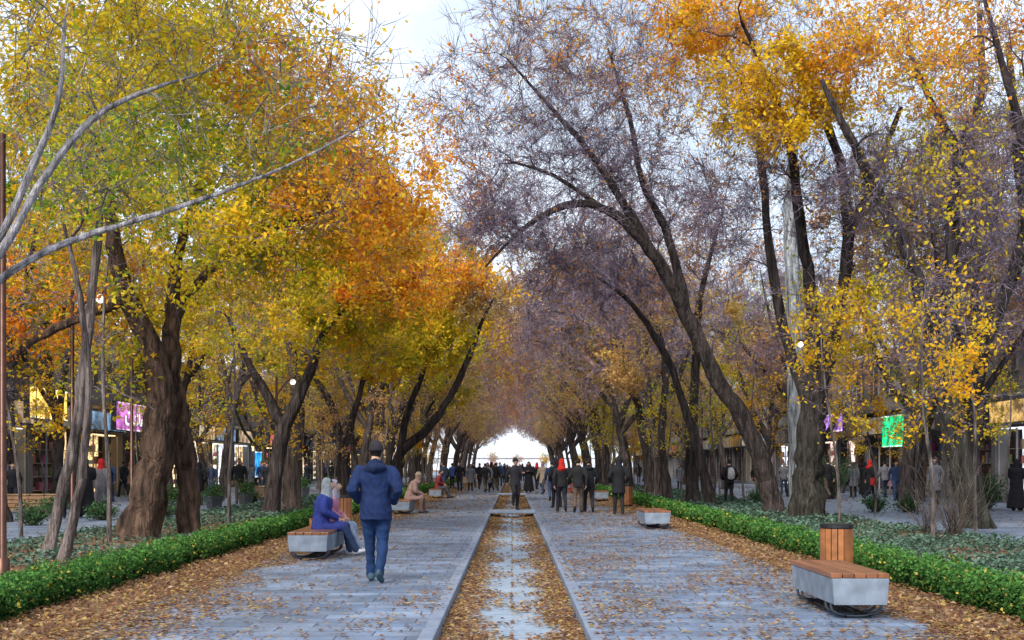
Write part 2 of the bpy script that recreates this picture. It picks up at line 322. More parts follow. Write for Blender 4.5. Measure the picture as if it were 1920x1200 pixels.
place('elm_tree',[lm([(2010,1120,15,.22),(2000,800,15,.17),(1970,500,15,.12),(1930,300,15,.07),(1880,120,15,.04),(1840,-20,15,.02)]),
  lm([(1990,650,15,.08),(1960,420,14.5,.05),(1930,180,14.2,.03)])],
  [cl(1850,60,14.8,170,110,1.6,160,800,1500,'orange'),cl(1880,300,15,110,150,1.5,100,700,450,'yellow')],leafsize=.055,twr=.0035)

# ------------------------------------------------------------ repeated rows (instanced variants)
def variant(seed,kind):
    global rng
    rng=np.random.default_rng(seed)
    ln=rng.uniform(1.4,2.8)
    tr=np.array([[0,0,-.15,.30],[.1,.1,1.5,.25],[ln*.2,-.1,3.5,.21],[ln*.5,.2,5.8,.17],[ln*1.0,0,8,.13],[ln*1.5,0,10.5,.07],[ln*1.7,0,12,.03]])
    l2=np.array([[ln*.2,-.1,3.3,.16],[-.8,.4,5.2,.14],[-1.6,.6,7.5,.11],[-2.2,.8,10,.05]])
    l3=np.array([[ln*.4,.1,5,.15],[ln*.6+1,-.8,6.8,.12],[ln*.6+2.6,-1.2,8.4,.08],[ln*.6+4.4,-1.4,9,.03]])
    l4=np.array([[ln*.2,0,3.8,.12],[.3,1.4,6,.1],[.2,2.6,8,.06]])
    if kind=='leafy': pals=['yellow','gold','ygreen','yellow'];nt,nl=900,3800
    elif kind=='mixed': pals=['muted','rust','yellow','muted'];nt,nl=1800,2000
    else: pals=['rust','muted','rust','rust'];nt,nl=3000,650
    cs=[dict(c=np.array([3.0,0,8.6]),r=(3.2,3.8,2.2),nb=260,nt=nt,nl=nl,pal=pals[0]),
        dict(c=np.array([-.8,.6,9.4]),r=(3.0,3.6,3.0),nb=240,nt=nt,nl=nl,pal=pals[1]),
        dict(c=np.array([1.6,0,12.0]),r=(3.6,3.4,2.2),nb=200,nt=nt,nl=nl,pal=pals[2]),
        dict(c=np.array([5.8,0,9.6]),r=(2.4,3.2,2.2),nb=160,nt=int(nt*.7),nl=int(nl*.6),pal=pals[1]),
        dict(c=np.array([.8,0,6.4]),r=(3.2,3.0,1.3),nb=100,nt=nt//2,nl=nl//2,pal=pals[3])]
    mb=grow_tree([tr,l2,l3,l4],cs,leafsize=.15,twr=.011,bark=(.060,.048,.046),S=10,twl=(.5,1.2),twig=(.33,.26,.34),start=.4)  # twig colour lightened to paint in the haze of distance
    return mb.mesh('elm_tree',[M_bark,M_leaf],[0])
VL=[variant(21,'leafy'),variant(22,'leafy'),variant(25,'leafy')]; VM=[variant(23,'mixed'),variant(26,'mixed')]; VB=[variant(24,'bare'),variant(27,'bare')]
rng=np.random.default_rng(3)
def inst(me,x,y,rot,s,name='elm_tree'):
    o=bpy.data.objects.new(name,me); o.location=(x,y,0); o.rotation_euler=(0,0,rot); o.scale=(s,s,s*rng.uniform(.92,1.06)); col0.objects.link(o)
for y in np.arange(57,236,8):
    for sd in (-1,1):
        r=rng.uniform()
        if sd<0: me=random.choice(VL) if (r<.75 and y<120) else random.choice(VM)
        else: me=random.choice(VB) if r<.5 else random.choice(VM)
        if y>120 : me=random.choice(VM+VB+VM)
        inst(me,sd*(7.3+rng.uniform(-.5,.6)),y+rng.uniform(-1.5,1.5),(0 if sd<0 else math.pi)+rng.uniform(-.4,.4),rng.uniform(.95,1.18))
for x in np.arange(-60,61,9):   # trees of the square beyond the avenue
    inst(random.choice(VM+VL),x+rng.uniform(-2,2),365+rng.uniform(-8,8),rng.uniform(0,6.28),.40)
for y in np.arange(34,190,11):
    for sd in (-1,1):
        me=random.choice(VL) if rng.uniform()<(.75 if sd<0 else .25) else random.choice(VB+VM)
        inst(me,sd*(13.2+rng.uniform(-.8,.8)),y+rng.uniform(-2,2),rng.uniform(0,6.28),rng.uniform(.8,1.0))
for y in np.arange(50,200,18):
    for sd in (-1,1):
        inst(random.choice(VL if sd<0 else VM),sd*(17.3+rng.uniform(-.8,.5)),y+rng.uniform(-2,2),rng.uniform(0,6.28),rng.uniform(.75,.95))
def sapling(seed,pal):
    global rng
    rng=np.random.default_rng(seed)
    l=rng.uniform(-.5,.5)
    tr=np.array([[0,0,-.1,.05],[.05,0,1.2,.042],[l*.5,.1,2.6,.035],[l,.1,4.0,.025],[l*1.2,0,5.2,.012]])
    cs=[dict(c=np.array([l,0,4.6]),r=(1.1,1.1,1.4),nb=60,nt=400,nl=600,pal=pal),dict(c=np.array([l*.6,0,3.0]),r=(.9,.9,1.0),nb=34,nt=200,nl=260,pal=pal)]
    return grow_tree([tr],cs,leafsize=.08,twr=.005,bark=(.15,.125,.12),S=8,flare=False,twl=(.25,.6)).mesh('sapling_tree',[M_bark,M_leaf],[0])
SP=[sapling(31,'yellow'),sapling(32,'gold'),sapling(33,'ygreen'),sapling(34,'muted')]
rng=np.random.default_rng(8)
for (px,py) in [(205,1015),(430,985),(40,1010),(350,930),(395,940),(600,935),(690,925),(1748,1022),(1640,965),(1575,985),(1830,1010),(1690,940),(1395,940),(1215,920),(1195,915),(1890,950),(1600,935),(1350,930),(80,945),(150,935),(260,945),(1720,965),(1450,925)]:
    Y=CH*F/(py-875); p=P(px,py,Y); inst(random.choice(SP[:3]),p[0],p[1],rng.uniform(0,6.28),rng.uniform(.85,1.15),'sapling_tree')
for i in range(34):
    sd=random.choice((-1,1)); inst(random.choice(SP),sd*rng.uniform(6,9.2),rng.uniform(38,110),rng.uniform(0,6.28),rng.uniform(.8,1.3),'sapling_tree')

# ------------------------------------------------------------ ground
def slab(name,x0,x1,y0,y1,z0,z1,mat,bev=0):
    mb=MB(); box(mb,((x0+x1)/2,(y0+y1)/2,(z0+z1)/2),(x1-x0,y1-y0,z1-z0),(.3,.3,.3)); o=mb.obj(name,[mat])
    if bev: 
        b=o.modifiers.new('b','BEVEL'); b.width=bev; b.segments=2
    return o
mb=MB(); mb.add([[-1500,-200,-.20],[1500,-200,-.20],[1500,3000,-.20],[-1500,3000,-.20]],[[0,1,2,3]],(.2,.2,.2)); mb.obj('ground',[M_soil])
for sd in (-1,1):
    a,b=sorted((sd*.80,sd*3.85)); slab('stone_path',a,b,-8,310,-.2,0,M_pave)
    a,b=sorted((sd*.66,sd*.797)); slab('kerb',a,b,-8,310,-.2,.012,M_kerb,.012)
    a,b=sorted((sd*3.853,sd*9.6)); slab('garden_bed',a,b,-8,310,-.2,-.025,M_soil)
    a,b=sorted((sd*9.603,sd*19.9)); slab('side_pavement',a,b,-8,310,-.2,-.005,M_pave)
    a,b=sorted((sd*9.45,sd*9.60)); slab('kerb',a,b,-8,310,-.19,.06,M_kerb,.012)
slab('water_channel_floor',-.655,.655,-8,310,-.2,-.13,M_chan)
slab('channel_crossing_slab',-.72,.72,37.6,38.9,.013,.10,M_kerb,.015)
slab('channel_crossing_slab',-.72,.72,62,63,.013,.10,M_kerb,.015)
def ysamp(n,y0,y1,p=1.0):
    u=rng.uniform(size=n)
    return y0*(y1/y0)**u
def fallen():
    mb=MB(); LC=[(.36,.19,.11),(.46,.25,.13),(.30,.15,.09),(.62,.44,.26),(.24,.13,.09),(.60,.42,.15)]
    def put(x,y,z,sc=1,flat=.8):
        n=len(x); C=np.stack([x,y,z],1); s=rng.uniform(.03,.08,n)*sc*np.clip(y/26,1,2.2)
        V,Q=leafquads(C,s,flat,0,.34)
        c=np.array(LC)[rng.integers(0,6,n)]*rng.uniform(.5,1.05,(n,1)); mb.add(V,Q,c)
    n=34000; y=ysamp(n,9,150); sd=rng.choice([-1,1],n); e=np.abs(rng.normal(0,1,n))*(.23+.08*np.sin(y*1.9+sd)+.05*np.sin(y*4.7)); e=np.minimum(e,.64)
    pile=.04*np.exp(-e/.12); put(sd*(.645-e),y,-.118+pile+rng.uniform(0,.02,n),1,.7)
    n=34000; y=ysamp(n,9,120); sd=rng.choice([-1,1],n,p=[.64,.36]); e=np.abs(rng.normal(0,1,n))*(.5+.25*np.sin(y*.8+sd*2)+.15*np.sin(y*2.1)); put(sd*(3.98-np.minimum(e,3)),y,.008+rng.uniform(0,.02,n))
    n=80000; y=ysamp(n,9,110); x=rng.uniform(.7,3.9,n)*rng.choice([-1,1],n); p=np.stack([x,y*.5,0*y],1)
    k=lown(p,1.5)*.5+lown(p*3.1,1.3)*.5; keep=rng.uniform(size=n)<np.clip((k-.44)*2.4,.08,1)*np.where(y<26,1,.6); put(x[keep],y[keep],.008+rng.uniform(0,.014,keep.sum()),.9)
    n=52000; y=ysamp(n,9,90); x=(3.9+rng.uniform(0,1,n)**1.3*5.6)*rng.choice([-1,1],n); put(x,y,-.012+rng.uniform(0,.03,n),1.05,.6)
    n=12000; y=ysamp(n,9,90); x=(3.86+rng.uniform(0,1.0,n))*rng.choice([-1,1],n); put(x,y,-.012+rng.uniform(0,.04,n),1.05,.5)
    n=5000; y=ysamp(n,18,90); x=rng.uniform(9.7,17,n)*rng.choice([-1,1],n); put(x,y,.01+0*y,1)
    mb.obj('fallen_leaves',[M_leaf])
fallen()
def hedge(sd,xc):
    mb=MB(); n=90000; y=ysamp(n,8.5,110); a=rng.uniform(-.15,math.pi+.15,n)
    lf=lambda yy:1+.17*np.sin(yy*5.1+sd)*np.sin(yy*1.7)+.13*np.sin(yy*11.3+2*sd)*np.sin(yy*.9+1)
    lump=lf(y)+.07*np.sin(y*23+a*2)
    ca,sa=np.cos(a),np.sin(a); e=.65
    rr=rng.uniform(.76,1.12,n)*lump
    x=xc+.05*np.sin(y*2.3)+np.sign(ca)*np.abs(ca)**e*.26*rr; z=-.02+np.abs(sa)**e*np.sign(sa)*.33*rr
    C=np.stack([x,y,np.maximum(z,-.01)],1); s=rng.uniform(.028,.052,n)*np.clip(y/16,1,3)
    V,Q=leafquads(C,s,.1,0,.36)
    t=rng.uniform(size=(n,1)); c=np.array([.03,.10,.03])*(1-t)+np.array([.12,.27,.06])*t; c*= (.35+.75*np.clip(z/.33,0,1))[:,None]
    yl=rng.uniform(size=n)<.04; c[yl]=(.5,.38,.08)
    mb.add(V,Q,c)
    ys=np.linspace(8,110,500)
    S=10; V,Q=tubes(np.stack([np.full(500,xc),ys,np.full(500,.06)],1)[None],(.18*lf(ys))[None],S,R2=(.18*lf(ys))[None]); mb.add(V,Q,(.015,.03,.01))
    mb.obj('box_hedge',[M_green])
hedge(-1,-5.05); hedge(1,5.0)
def ivy(sd):
    mb=MB(); n=60000; y=ysamp(n,9,90); x=rng.uniform(5.4,9.4,n)*sd; p=np.stack([x,y,0*y],1)
    k=lown(p,.9)*.5+lown(p*2.3+5,1.)*.5; kp=rng.uniform(size=n)<np.clip((k-.36)*3.2,.03,1); x,y,k=x[kp],y[kp],k[kp]; m=len(x)
    z=rng.uniform(0,1,m)*np.clip(k-.25,.05,.6)*.42
    C=np.stack([x,y,z],1); V,Q=leafquads(C,rng.uniform(.05,.10,m)*np.clip(y/26,1,2.5),.5,0,.38)
    t=rng.uniform(size=(m,1)); c=(np.array([.05,.10,.065])*(1-t)+np.array([.18,.28,.22])*t)*rng.uniform(.6,1.1,(m,1))
    mb.add(V,Q,c); mb.obj('ivy_ground_cover',[M_green])
ivy(-1); ivy(1)
def shrub(px,py,h,w,n,col,leaf=0):
    Y=CH*F/(py-875); b=P(px,py,Y); mb=MB()
    d=nrm(np.stack([rng.normal(0,w,n),rng.normal(0,w,n),np.ones(n)],1)); L=h*rng.uniform(.5,1.1,(n,1)); p0=rng.normal(0,.07,(n,3))*[1,1,0]
    p1=p0+d*L*.5+rng.normal(0,.04,(n,3)); p2=p1+nrm(d+rng.normal(0,.25,(n,3)))*L*.3; p3=p2+nrm(d+rng.normal(0,.5,(n,3)))*L*.25
    V,Q=tubes(np.stack([p0,p1,p2,p3],1),np.tile([.006,.005,.004,.002],(n,1)),4); mb.add(V,Q,np.array(col)*rng.uniform(.7,1.2,(len(Q),1)),0)
    if leaf:
        k=rng.integers(0,n,leaf); t=rng.uniform(0,1,(leaf,1)); C=p1[k]*(1-t)+p3[k]*t+rng.normal(0,.05,(leaf,3)); V,Q=leafquads(C,rng.uniform(.05,.09,leaf),.2,0,.34)
        c=np.array([.05,.11,.045])*rng.uniform(.6,1.6,(leaf,1)); mb.add(V,Q,c,1)
    mb.obj('shrub',[M_bark,M_green],loc=(b[0],b[1],0))
shrub(1790,1010,1.9,.4,90,(.15,.12,.10)); shrub(1740,1000,1.2,.5,50,(.14,.11,.10)); shrub(1560,935,2.2,.35,160,(.12,.12,.09),2600); shrub(1850,955,1.4,.5,120,(.12,.12,.09),1500)
for px,py in ((60,985),(190,975),(400,950),(470,945),(1640,960),(1700,960),(1420,945),(300,975),(100,965)): shrub(px,py,.6,.7,90,(.12,.12,.09),900)

# ------------------------------------------------------------ furniture
def bench(x,y,L=1.7,W=.56):
    mb=MB(); cc=(.19,.23,.29)
    hw=W/2
    V=[[-hw*.93,0,.14],[hw*.93,0,.14],[hw*.93,L,.14],[-hw*.93,L,.14],[-hw,0,.39],[hw,0,.39],[hw,L,.39],[-hw,L,.39]]
    mb.add(V,[[0,3,2,1],[4,5,6,7],[0,1,5,4],[1,2,6,5],[2,3,7,6],[3,0,4,7]],cc,0)
    for k in range(5):
        w=(W+.02)/5; box(mb,(-(W+.02)/2+w*(k+.5),L*.5+.02,.415),(w-.008,L+.0,.044),np.array([.21,.085,.04])*random.uniform(.8,1.2),1)
    for yy in (.16,.36,L-.36,L-.16):
        a=np.linspace(0,math.pi,13); 
        pts=np.stack([np.cos(a)*hw*.9,np.full(13,yy),.138-np.sin(a)**.6*.118],1)
        V,Q=tubes(pts[None],np.full((1,13),.016),8); mb.add(V,Q,(.10,.11,.13),2)
    for sx in (-1,1):
        V,Q=tubes(np.array([[[sx*.12,.1,.024],[sx*.12,L*.5,.024],[sx*.12,L-.1,.024]]]),np.full((1,3),.012),8); mb.add(V,Q,(.10,.11,.13),2)
    o=mb.obj('concrete_bench',[M_conc,M_wood,M_metal],loc=(x,y,0)); b=o.modifiers.new('b','BEVEL'); b.width=.008; b.segments=2; b.limit_method='ANGLE'
bench(3.30,11.6,1.7,.54); bench(-3.15,18.9,2.0,.62); bench(3.35,28.2,1.9,.6); bench(-3.35,36.8,1.9); bench(-3.45,55,1.9); bench(3.7,50.5,1.9); bench(3.5,76,1.9); bench(-3.4,78,1.9)
def bin_(x,y,h=.72,r=.19):
    mb=MB(); n=16
    for i in range(n):
        a=2*math.pi*i/n; box(mb,(math.cos(a)*r,math.sin(a)*r,h*.5+.02),(.02,2*math.pi*r/n-.009,h-.12),np.array([.30,.12,.045])*random.uniform(.7,1.2),1,a)
    V,Q=tubes(np.array([[[0,0,k] for k in (.0,.03,h-.03,h-.031)]]),np.array([[.001,r-.02,r-.02,.001]]),20); mb.add(V,Q,(.03,.03,.035),0)
    V,Q=tubes(np.array([[[0,0,k] for k in (h-.035,h-.03,h+.015,h+.02,h+.01,h-.01)]]),np.array([[r-.01,r+.018,r+.018,r-.02,r-.035,.001]]),24); mb.add(V,Q,(.04,.043,.05),0)
    V,Q=tubes(np.array([[[0,0,k] for k in (.0,.005,.05,.06)]]),np.array([[.001,r+.012,r+.012,.001]]),24); mb.add(V,Q,(.04,.043,.05),0)
    mb.obj('litter_bin',[M_metal,M_wood],loc=(x,y,0))
bin_(4.05,15.3); bin_(-3.75,27.2,.8,.19); bin_(4.15,44.2,.78,.2); bin_(-3.55,22.4,.55,.14)  # last, smallest one is a bin shape standing in for a brown bag
def planter_seat(x,y,rot=0):
    mb=MB()
    for k in range(4): box(mb,(0,-.3,.12+k*.12),(2.2,.04,.1),(.30,.17,.09),0); box(mb,(0,.3,.12+k*.12),(2.2,.04,.1),(.30,.17,.09),0)
    for sx in (-1.05,1.05): box(mb,(sx,0,.28),(.06,.56,.52),(.2,.13,.08),0)
    for k in range(4): box(mb,(0,-.22+k*.147,.575),(2.24,.13,.035),(.36,.21,.11),0)
    mb.obj('slatted_bench',[M_wood],loc=(x,y,0),rot=rot)
planter_seat(-15.2,38.5,.1); planter_seat(-12.5,47,1.57); planter_seat(-11,55,1.57)
def planter(x,y):
    mb=MB(); V,Q=tubes(np.array([[[0,0,0],[0,0,.01],[0,0,.45],[0,0,.46],[0,0,.40]]]),np.array([[.001,.24,.32,.28,.001]]),4); mb.add(V,Q,(.07,.075,.085),0)
    n=500; C=rng.normal(0,.16,(n,3))+[0,0,.6]; V,Q=leafquads(C,rng.uniform(.05,.1,n)); mb.add(V,Q,np.array([.06,.13,.04])*rng.uniform(.5,1.5,(n,1)),1)
    mb.obj('planter_pot',[M_paint,M_green],loc=(x,y,0))
for x,y in ((-10.2,34),(-10.3,37),(-10.2,42),(-10.2,47),(-10.2,53),(-10.2,60),(-10.1,68)): planter(x,y)
def lamp(x,y,h,arm,side=1,col=(.085,.04,.03)):
    mb=MB(); V,Q=tubes(np.array([[[0,0,-.1],[0,0,.3],[0,0,.32],[0,0,h]]]),np.array([[.08,.08,.045,.035]]),12); mb.add(V,Q,col,0)
    a=np.linspace(0,1,9); pts=np.stack([side*arm*a,0*a,h-.6+.55*np.sin(a*math.pi*.5)],1); V,Q=tubes(pts[None],np.full((1,9),.025),8); mb.add(V,Q,col,0)
    e=pts[-1]; t=np.linspace(0,math.pi,9); pp=np.stack([np.full(9,e[0]),np.zeros(9),e[2]-.08+np.cos(t)*.09],1)
    V,Q=tubes(pp[None,:,:]-[0,0,.03],(np.sin(t)*.09+.001)[None],14); mb.add(V,Q,(1,.95,.85),1)
    V,Q=tubes(np.array([[[e[0],0,e[2]+.06],[e[0],0,e[2]+.03],[e[0],0,e[2]-.02]]]),np.array([[.01,.1,.13]]),14); mb.add(V,Q,col,0)
    mb.obj('street_lamp',[M_metal,M_glow],loc=(x,y,0),smooth=True)
lamp(-6.35,15.3,5.6,.6,-1); lamp(-8.6,24,4.9,.55); lamp(-7.2,37.5,4.2,.5); lamp(-9.3,30,4.6,.5,1); lamp(9.2,37,5.3,.5,-1); lamp(-9.3,60,4.6,.6); lamp(9.3,60,4.6,.6,-1)

# ------------------------------------------------------------ buildings
def building(sd,y0,L,H,wall,seed):
    r=random.Random(seed); mb=MB()
    D=9*sd
    nb=int(L//5); fw=L/nb
    box(mb,(D*.5+sd*1.2,L/2,H/2),(9-2.4,L-.02,H),wall,0)
    box(mb,(sd*.6,L/2,(4.4+H)/2),(1.2,L-.02,H-4.4),wall,0)
    box(mb,(-sd*.12,L/2,H+.15),(.5,L,.3),np.array(wall)*1.1,0)
    box(mb,(-sd*.06,L/2,4.5),(.16,L,.18),np.array(wall)*.8,0)
    for i in range(nb):
        yc=(i+.5)*fw
        box(mb,(sd*.3,i*fw+.22,2.2),(.6,.44,4.4),np.array(wall)*.7,0)
        lit=r.random()<(.75 if sd<0 else .3)
        tint=np.array(r.choice([(1,.80,.50),(1,.88,.7),(1,.68,.32),(1,.7,.6),(.85,.92,1)]))
        if lit: box(mb,(sd*1.15,yc+.22,1.5),(.06,fw-.46,3.0),tint*.75,1); box(mb,(sd*.6,yc+.22,3.02),(.8,fw-.6,.04),tint*1.3,1)
        else: box(mb,(sd*1.15,yc+.22,1.5),(.06,fw-.46,3.0),(.16,.12,.10),0)
        for k in range(4):
            box(mb,(sd*.95,yc+.22,.4+.6*k),(.25,fw-.8,.03),(.4,.33,.26),0)
            for j in range(13):
                if r.random()<.5: h=.12+.36*r.random(); box(mb,(sd*.93,yc-fw*.4+.3+j*fw*.063,.415+.6*k+h/2),(.16,.08+.2*r.random(),h),(.1+r.random()*.5,.06+r.random()*.3,.05+r.random()*.3),0)
        for k in range(4): box(mb,(sd*.12,yc-fw/2+.44+k*(fw-.5)/3,1.5),(.06,.07,3.0),(.25,.25,.27),0)
        box(mb,(sd*.12,yc+.2,.12),(.08,fw-.5,.24),(.2,.2,.22),0)
        sc=np.array(r.choice([(.4,.32,.22),(.45,.28,.10),(.2,.17,.15),(.38,.10,.08),(.42,.38,.34),(.10,.16,.24),(.3,.22,.14)]))
        box(mb,(-sd*.12,yc+.22,3.65),(.3,fw-.6,1.0),(.1,.1,.12),0)
        box(mb,(-sd*.29,yc+.22,3.65),(.03,fw-.75,.85),sc,1 if (lit and r.random()<.4) else 0)
        z=5.3
        while z+1.6<H:
            for k in (-1,1):
                yy=yc+k*fw*.23
                box(mb,(-sd*.02,yy,z+.8),(.12,1.5,1.7),np.array(wall)*1.25,0)
                box(mb,(-sd*.09,yy,z+.8),(.03,1.3,1.5),(.06,.08,.10),2)
                box(mb,(-sd*.11,yy,z+.8),(.03,.05,1.5),(.5,.5,.5),0)
            z+=3.2
    return mb.obj('shop_building',[M_wall,M_glow,M_metal],loc=(sd*20,y0,0))
y=8;i=0
for L,H,w in [(25,7.4,(.20,.18,.165)),(30,7.9,(.23,.21,.20)),(25,7.4,(.19,.17,.155)),(35,8.0,(.22,.21,.19)),(40,7.4,(.20,.19,.175)),(45,7.9,(.22,.20,.19))]:
    building(-1,y,L-.4,H,w,i); building(1,y,L-.4,H-.1,tuple(np.array(w)*[.95,1.0,1.1]),i+20); y+=L;i+=1
mb=MB(); box(mb,(0,0,2.6),(90,12,5.2),(.62,.68,.80),0); box(mb,(0,-6.2,5.3),(91,.8,.3),(.65,.68,.75),0)  # pale blue walls and faint windows: distance haze put into the colours
for k in range(22): box(mb,(-42+k*4,-6.03,2.2),(1.4,.1,2.2),(.50,.55,.66),0)
mb.obj('distant_building',[M_wall],loc=(0,520,0))
def sign(x,y,z,L,h,c,border,txt=None,sd=-1,tc=(1,1,1)):
    mb=MB(); box(mb,(0,0,0),(.24,L,h),(.08,.08,.1),0); box(mb,(-sd*.135,0,0),(.03,L-.1,h-.1),c,1)
    box(mb,(-sd*.155,0,h/2-.06),(.03,L-.06,.05),border,1); box(mb,(-sd*.155,0,-h/2+.06),(.03,L-.06,.05),border,1)
    o=mb.obj('shop_sign',[M_paint,M_glow],loc=(x,y,z))
    if txt:
        cu=bpy.data.curves.new('lettering','FONT'); cu.body=txt; cu.size=h*.95; cu.align_x='CENTER'; cu.align_y='CENTER'; cu.extrude=.015
        t=bpy.data.objects.new('lettering',cu); col0.objects.link(t); t.parent=o; t.location=(-sd*.17,0,0); t.rotation_euler=(math.pi/2,0,math.pi/2*(-sd)); 
        m,nt,ns,lk=newmat('letter_glow'); oo=N(nt,'ShaderNodeOutputMaterial'); e=N(nt,'ShaderNodeEmission'); e.inputs[0].default_value=(*tc,1); e.inputs[1].default_value=1.6; lk.new(e.outputs[0],oo.inputs[0]); cu.materials.append(m)
    return o
sign(-19.0,61.5,3.9,6.0,1.4,(.46,.14,.42),(.9,.6,.9),'\uFE96\uFECB\uFE8E\uFEB3')
sign(-19.0,50,4.0,4,1.3,(1,.66,.15),(1,.9,.5)); sign(-17.5,84,1.6,2.2,1.8,(.03,.25,.6),(.6,.8,1))
sign(18.9,60.5,3.2,3.4,1.6,(.01,.85,.28),(.6,1,.7),None,1); sign(18.9,72,4.0,4.6,1.1,(.45,.2,.8),(.9,.8,1),None,1); sign(18.9,56.5,4.6,2.2,1.0,(.7,.85,.75),(.2,.8,.4),None,1)

# ------------------------------------------------------------ people
def part(pts,rx,ry,col,ref=(1,0,0),S=14,cap=True):
    pts=np.asarray(pts,float);rx=np.asarray(rx,float);ry=np.asarray(ry,float)
    K=len(pts); t=np.linspace(0,K-1,(K-1)*4+1)
    q=np.column_stack([pts,rx,ry]); q=np.array([[np.interp(a,np.arange(K),q[:,j]) for j in range(5)] for a in t])
    if cap:
        d0=nrm(q[0,:3]-q[1,:3]); d1=nrm(q[-1,:3]-q[-2,:3]); 
        def capr(e,d): 
            m=min(e[3],e[4]); return [np.r_[e[:3]+d*m*.45,e[3:]*.8],np.r_[e[:3]+d*m*.72,e[3:]*.45],np.r_[e[:3]+d*m*.8,.001,.001]]
        c0=capr(q[0],d0)[::-1]; c1=capr(q[-1],d1)
        q=np.vstack(c0+[q]+c1)
    else:
        q=np.vstack([np.r_[q[0,:3],.001,.001],q,np.r_[q[-1,:3],.001,.001]]); q[0,:3]+= (q[1,:3]-q[2,:3])*.02
        q[-1,:3]+=(q[-2,:3]-q[-3,:3])*.02
    V,Q=tubes(q[None,:,:3],q[None,:,3],S,q[None,:,4],ref)
    return V,Q,np.tile(np.asarray(col,float),(len(Q),1))
def pose_joints(pose):
    J=dict(pz=.95,lean=0.0,headp=0)
    st=dict(kL=(-.10,.02,.52),aL=(-.11,-.01,.10),kR=(.10,.02,.52),aR=(.11,-.01,.10),tL=0,tR=0,eL=(-.27,-.05,1.14),wL=(-.27,.05,.90),eR=(.27,-.05,1.14),wR=(.27,.05,.90))
    J.update(st)
    if pose=='walk': J.update(kL=(-.10,.17,.53),aL=(-.10,.24,.10),kR=(.10,.00,.50),aR=(.09,-.30,.20),tR=-.75,tL=.1,eL=(-.28,-.14,1.15),wL=(-.26,-.12,.91),eR=(.28,.02,1.14),wR=(.26,.2,.94),lean=.03)
    if pose=='walk2': J.update(kR=(.10,.17,.53),aR=(.10,.24,.10),kL=(-.10,.00,.50),aL=(-.09,-.30,.20),tL=-.75,tR=.1,eR=(.28,-.12,1.15),wR=(.26,-.1,.91),eL=(-.28,.02,1.14),wL=(-.26,.18,.94),lean=.03)
    if pose=='mainwalk': J.update(kL=(-.08,.12,.54),aL=(-.07,.16,.11),kR=(.09,.02,.51),aR=(.06,-.22,.155),tR=-.5,tL=0,eL=(-.29,-.10,1.17),wL=(-.22,.13,1.02),eR=(.29,-.10,1.16),wR=(.22,.13,1.01),lean=.04,pocket=1)
    if pose=='pockets': J.update(eL=(-.30,-.10,1.15),wL=(-.23,.10,.98),eR=(.30,-.10,1.15),wR=(.23,.10,.98),pocket=1,kL=(-.1,.06,.52),aL=(-.11,.1,.1),aR=(.11,-.12,.11))
    if pose=='chador': J.update(eL=(-.24,.05,1.16),wL=(-.06,.20,1.2),eR=(.24,.05,1.16),wR=(.06,.20,1.2))
    if pose=='sit': J.update(pz=.52,kL=(-.11,.44,.52),aL=(-.12,.50,.10),kR=(.11,.42,.52),aR=(.13,.62,.12),eL=(-.26,.06,.78),wL=(-.10,.28,.66),eR=(.26,.06,.78),wR=(.10,.28,.66),lean=.16,tR=.25)
    if pose=='sithunch': J.update(pz=.52,kL=(-.13,.44,.52),aL=(-.13,.46,.10),kR=(.13,.44,.52),aR=(.13,.40,.10),eL=(-.25,.22,.72),wL=(-.08,.42,.64),eR=(.25,.22,.72),wR=(.08,.42,.64),lean=.42)
    if pose=='step': J.update(kL=(-.09,.02,.52),aL=(-.07,-.01,.10),kR=(.10,.28,.62),aR=(.10,.12,.27),tR=-.4,eL=(-.28,.1,1.17),wL=(-.22,.30,1.25),eR=(.28,-.1,1.17),wR=(.26,-.18,.95))
    return J
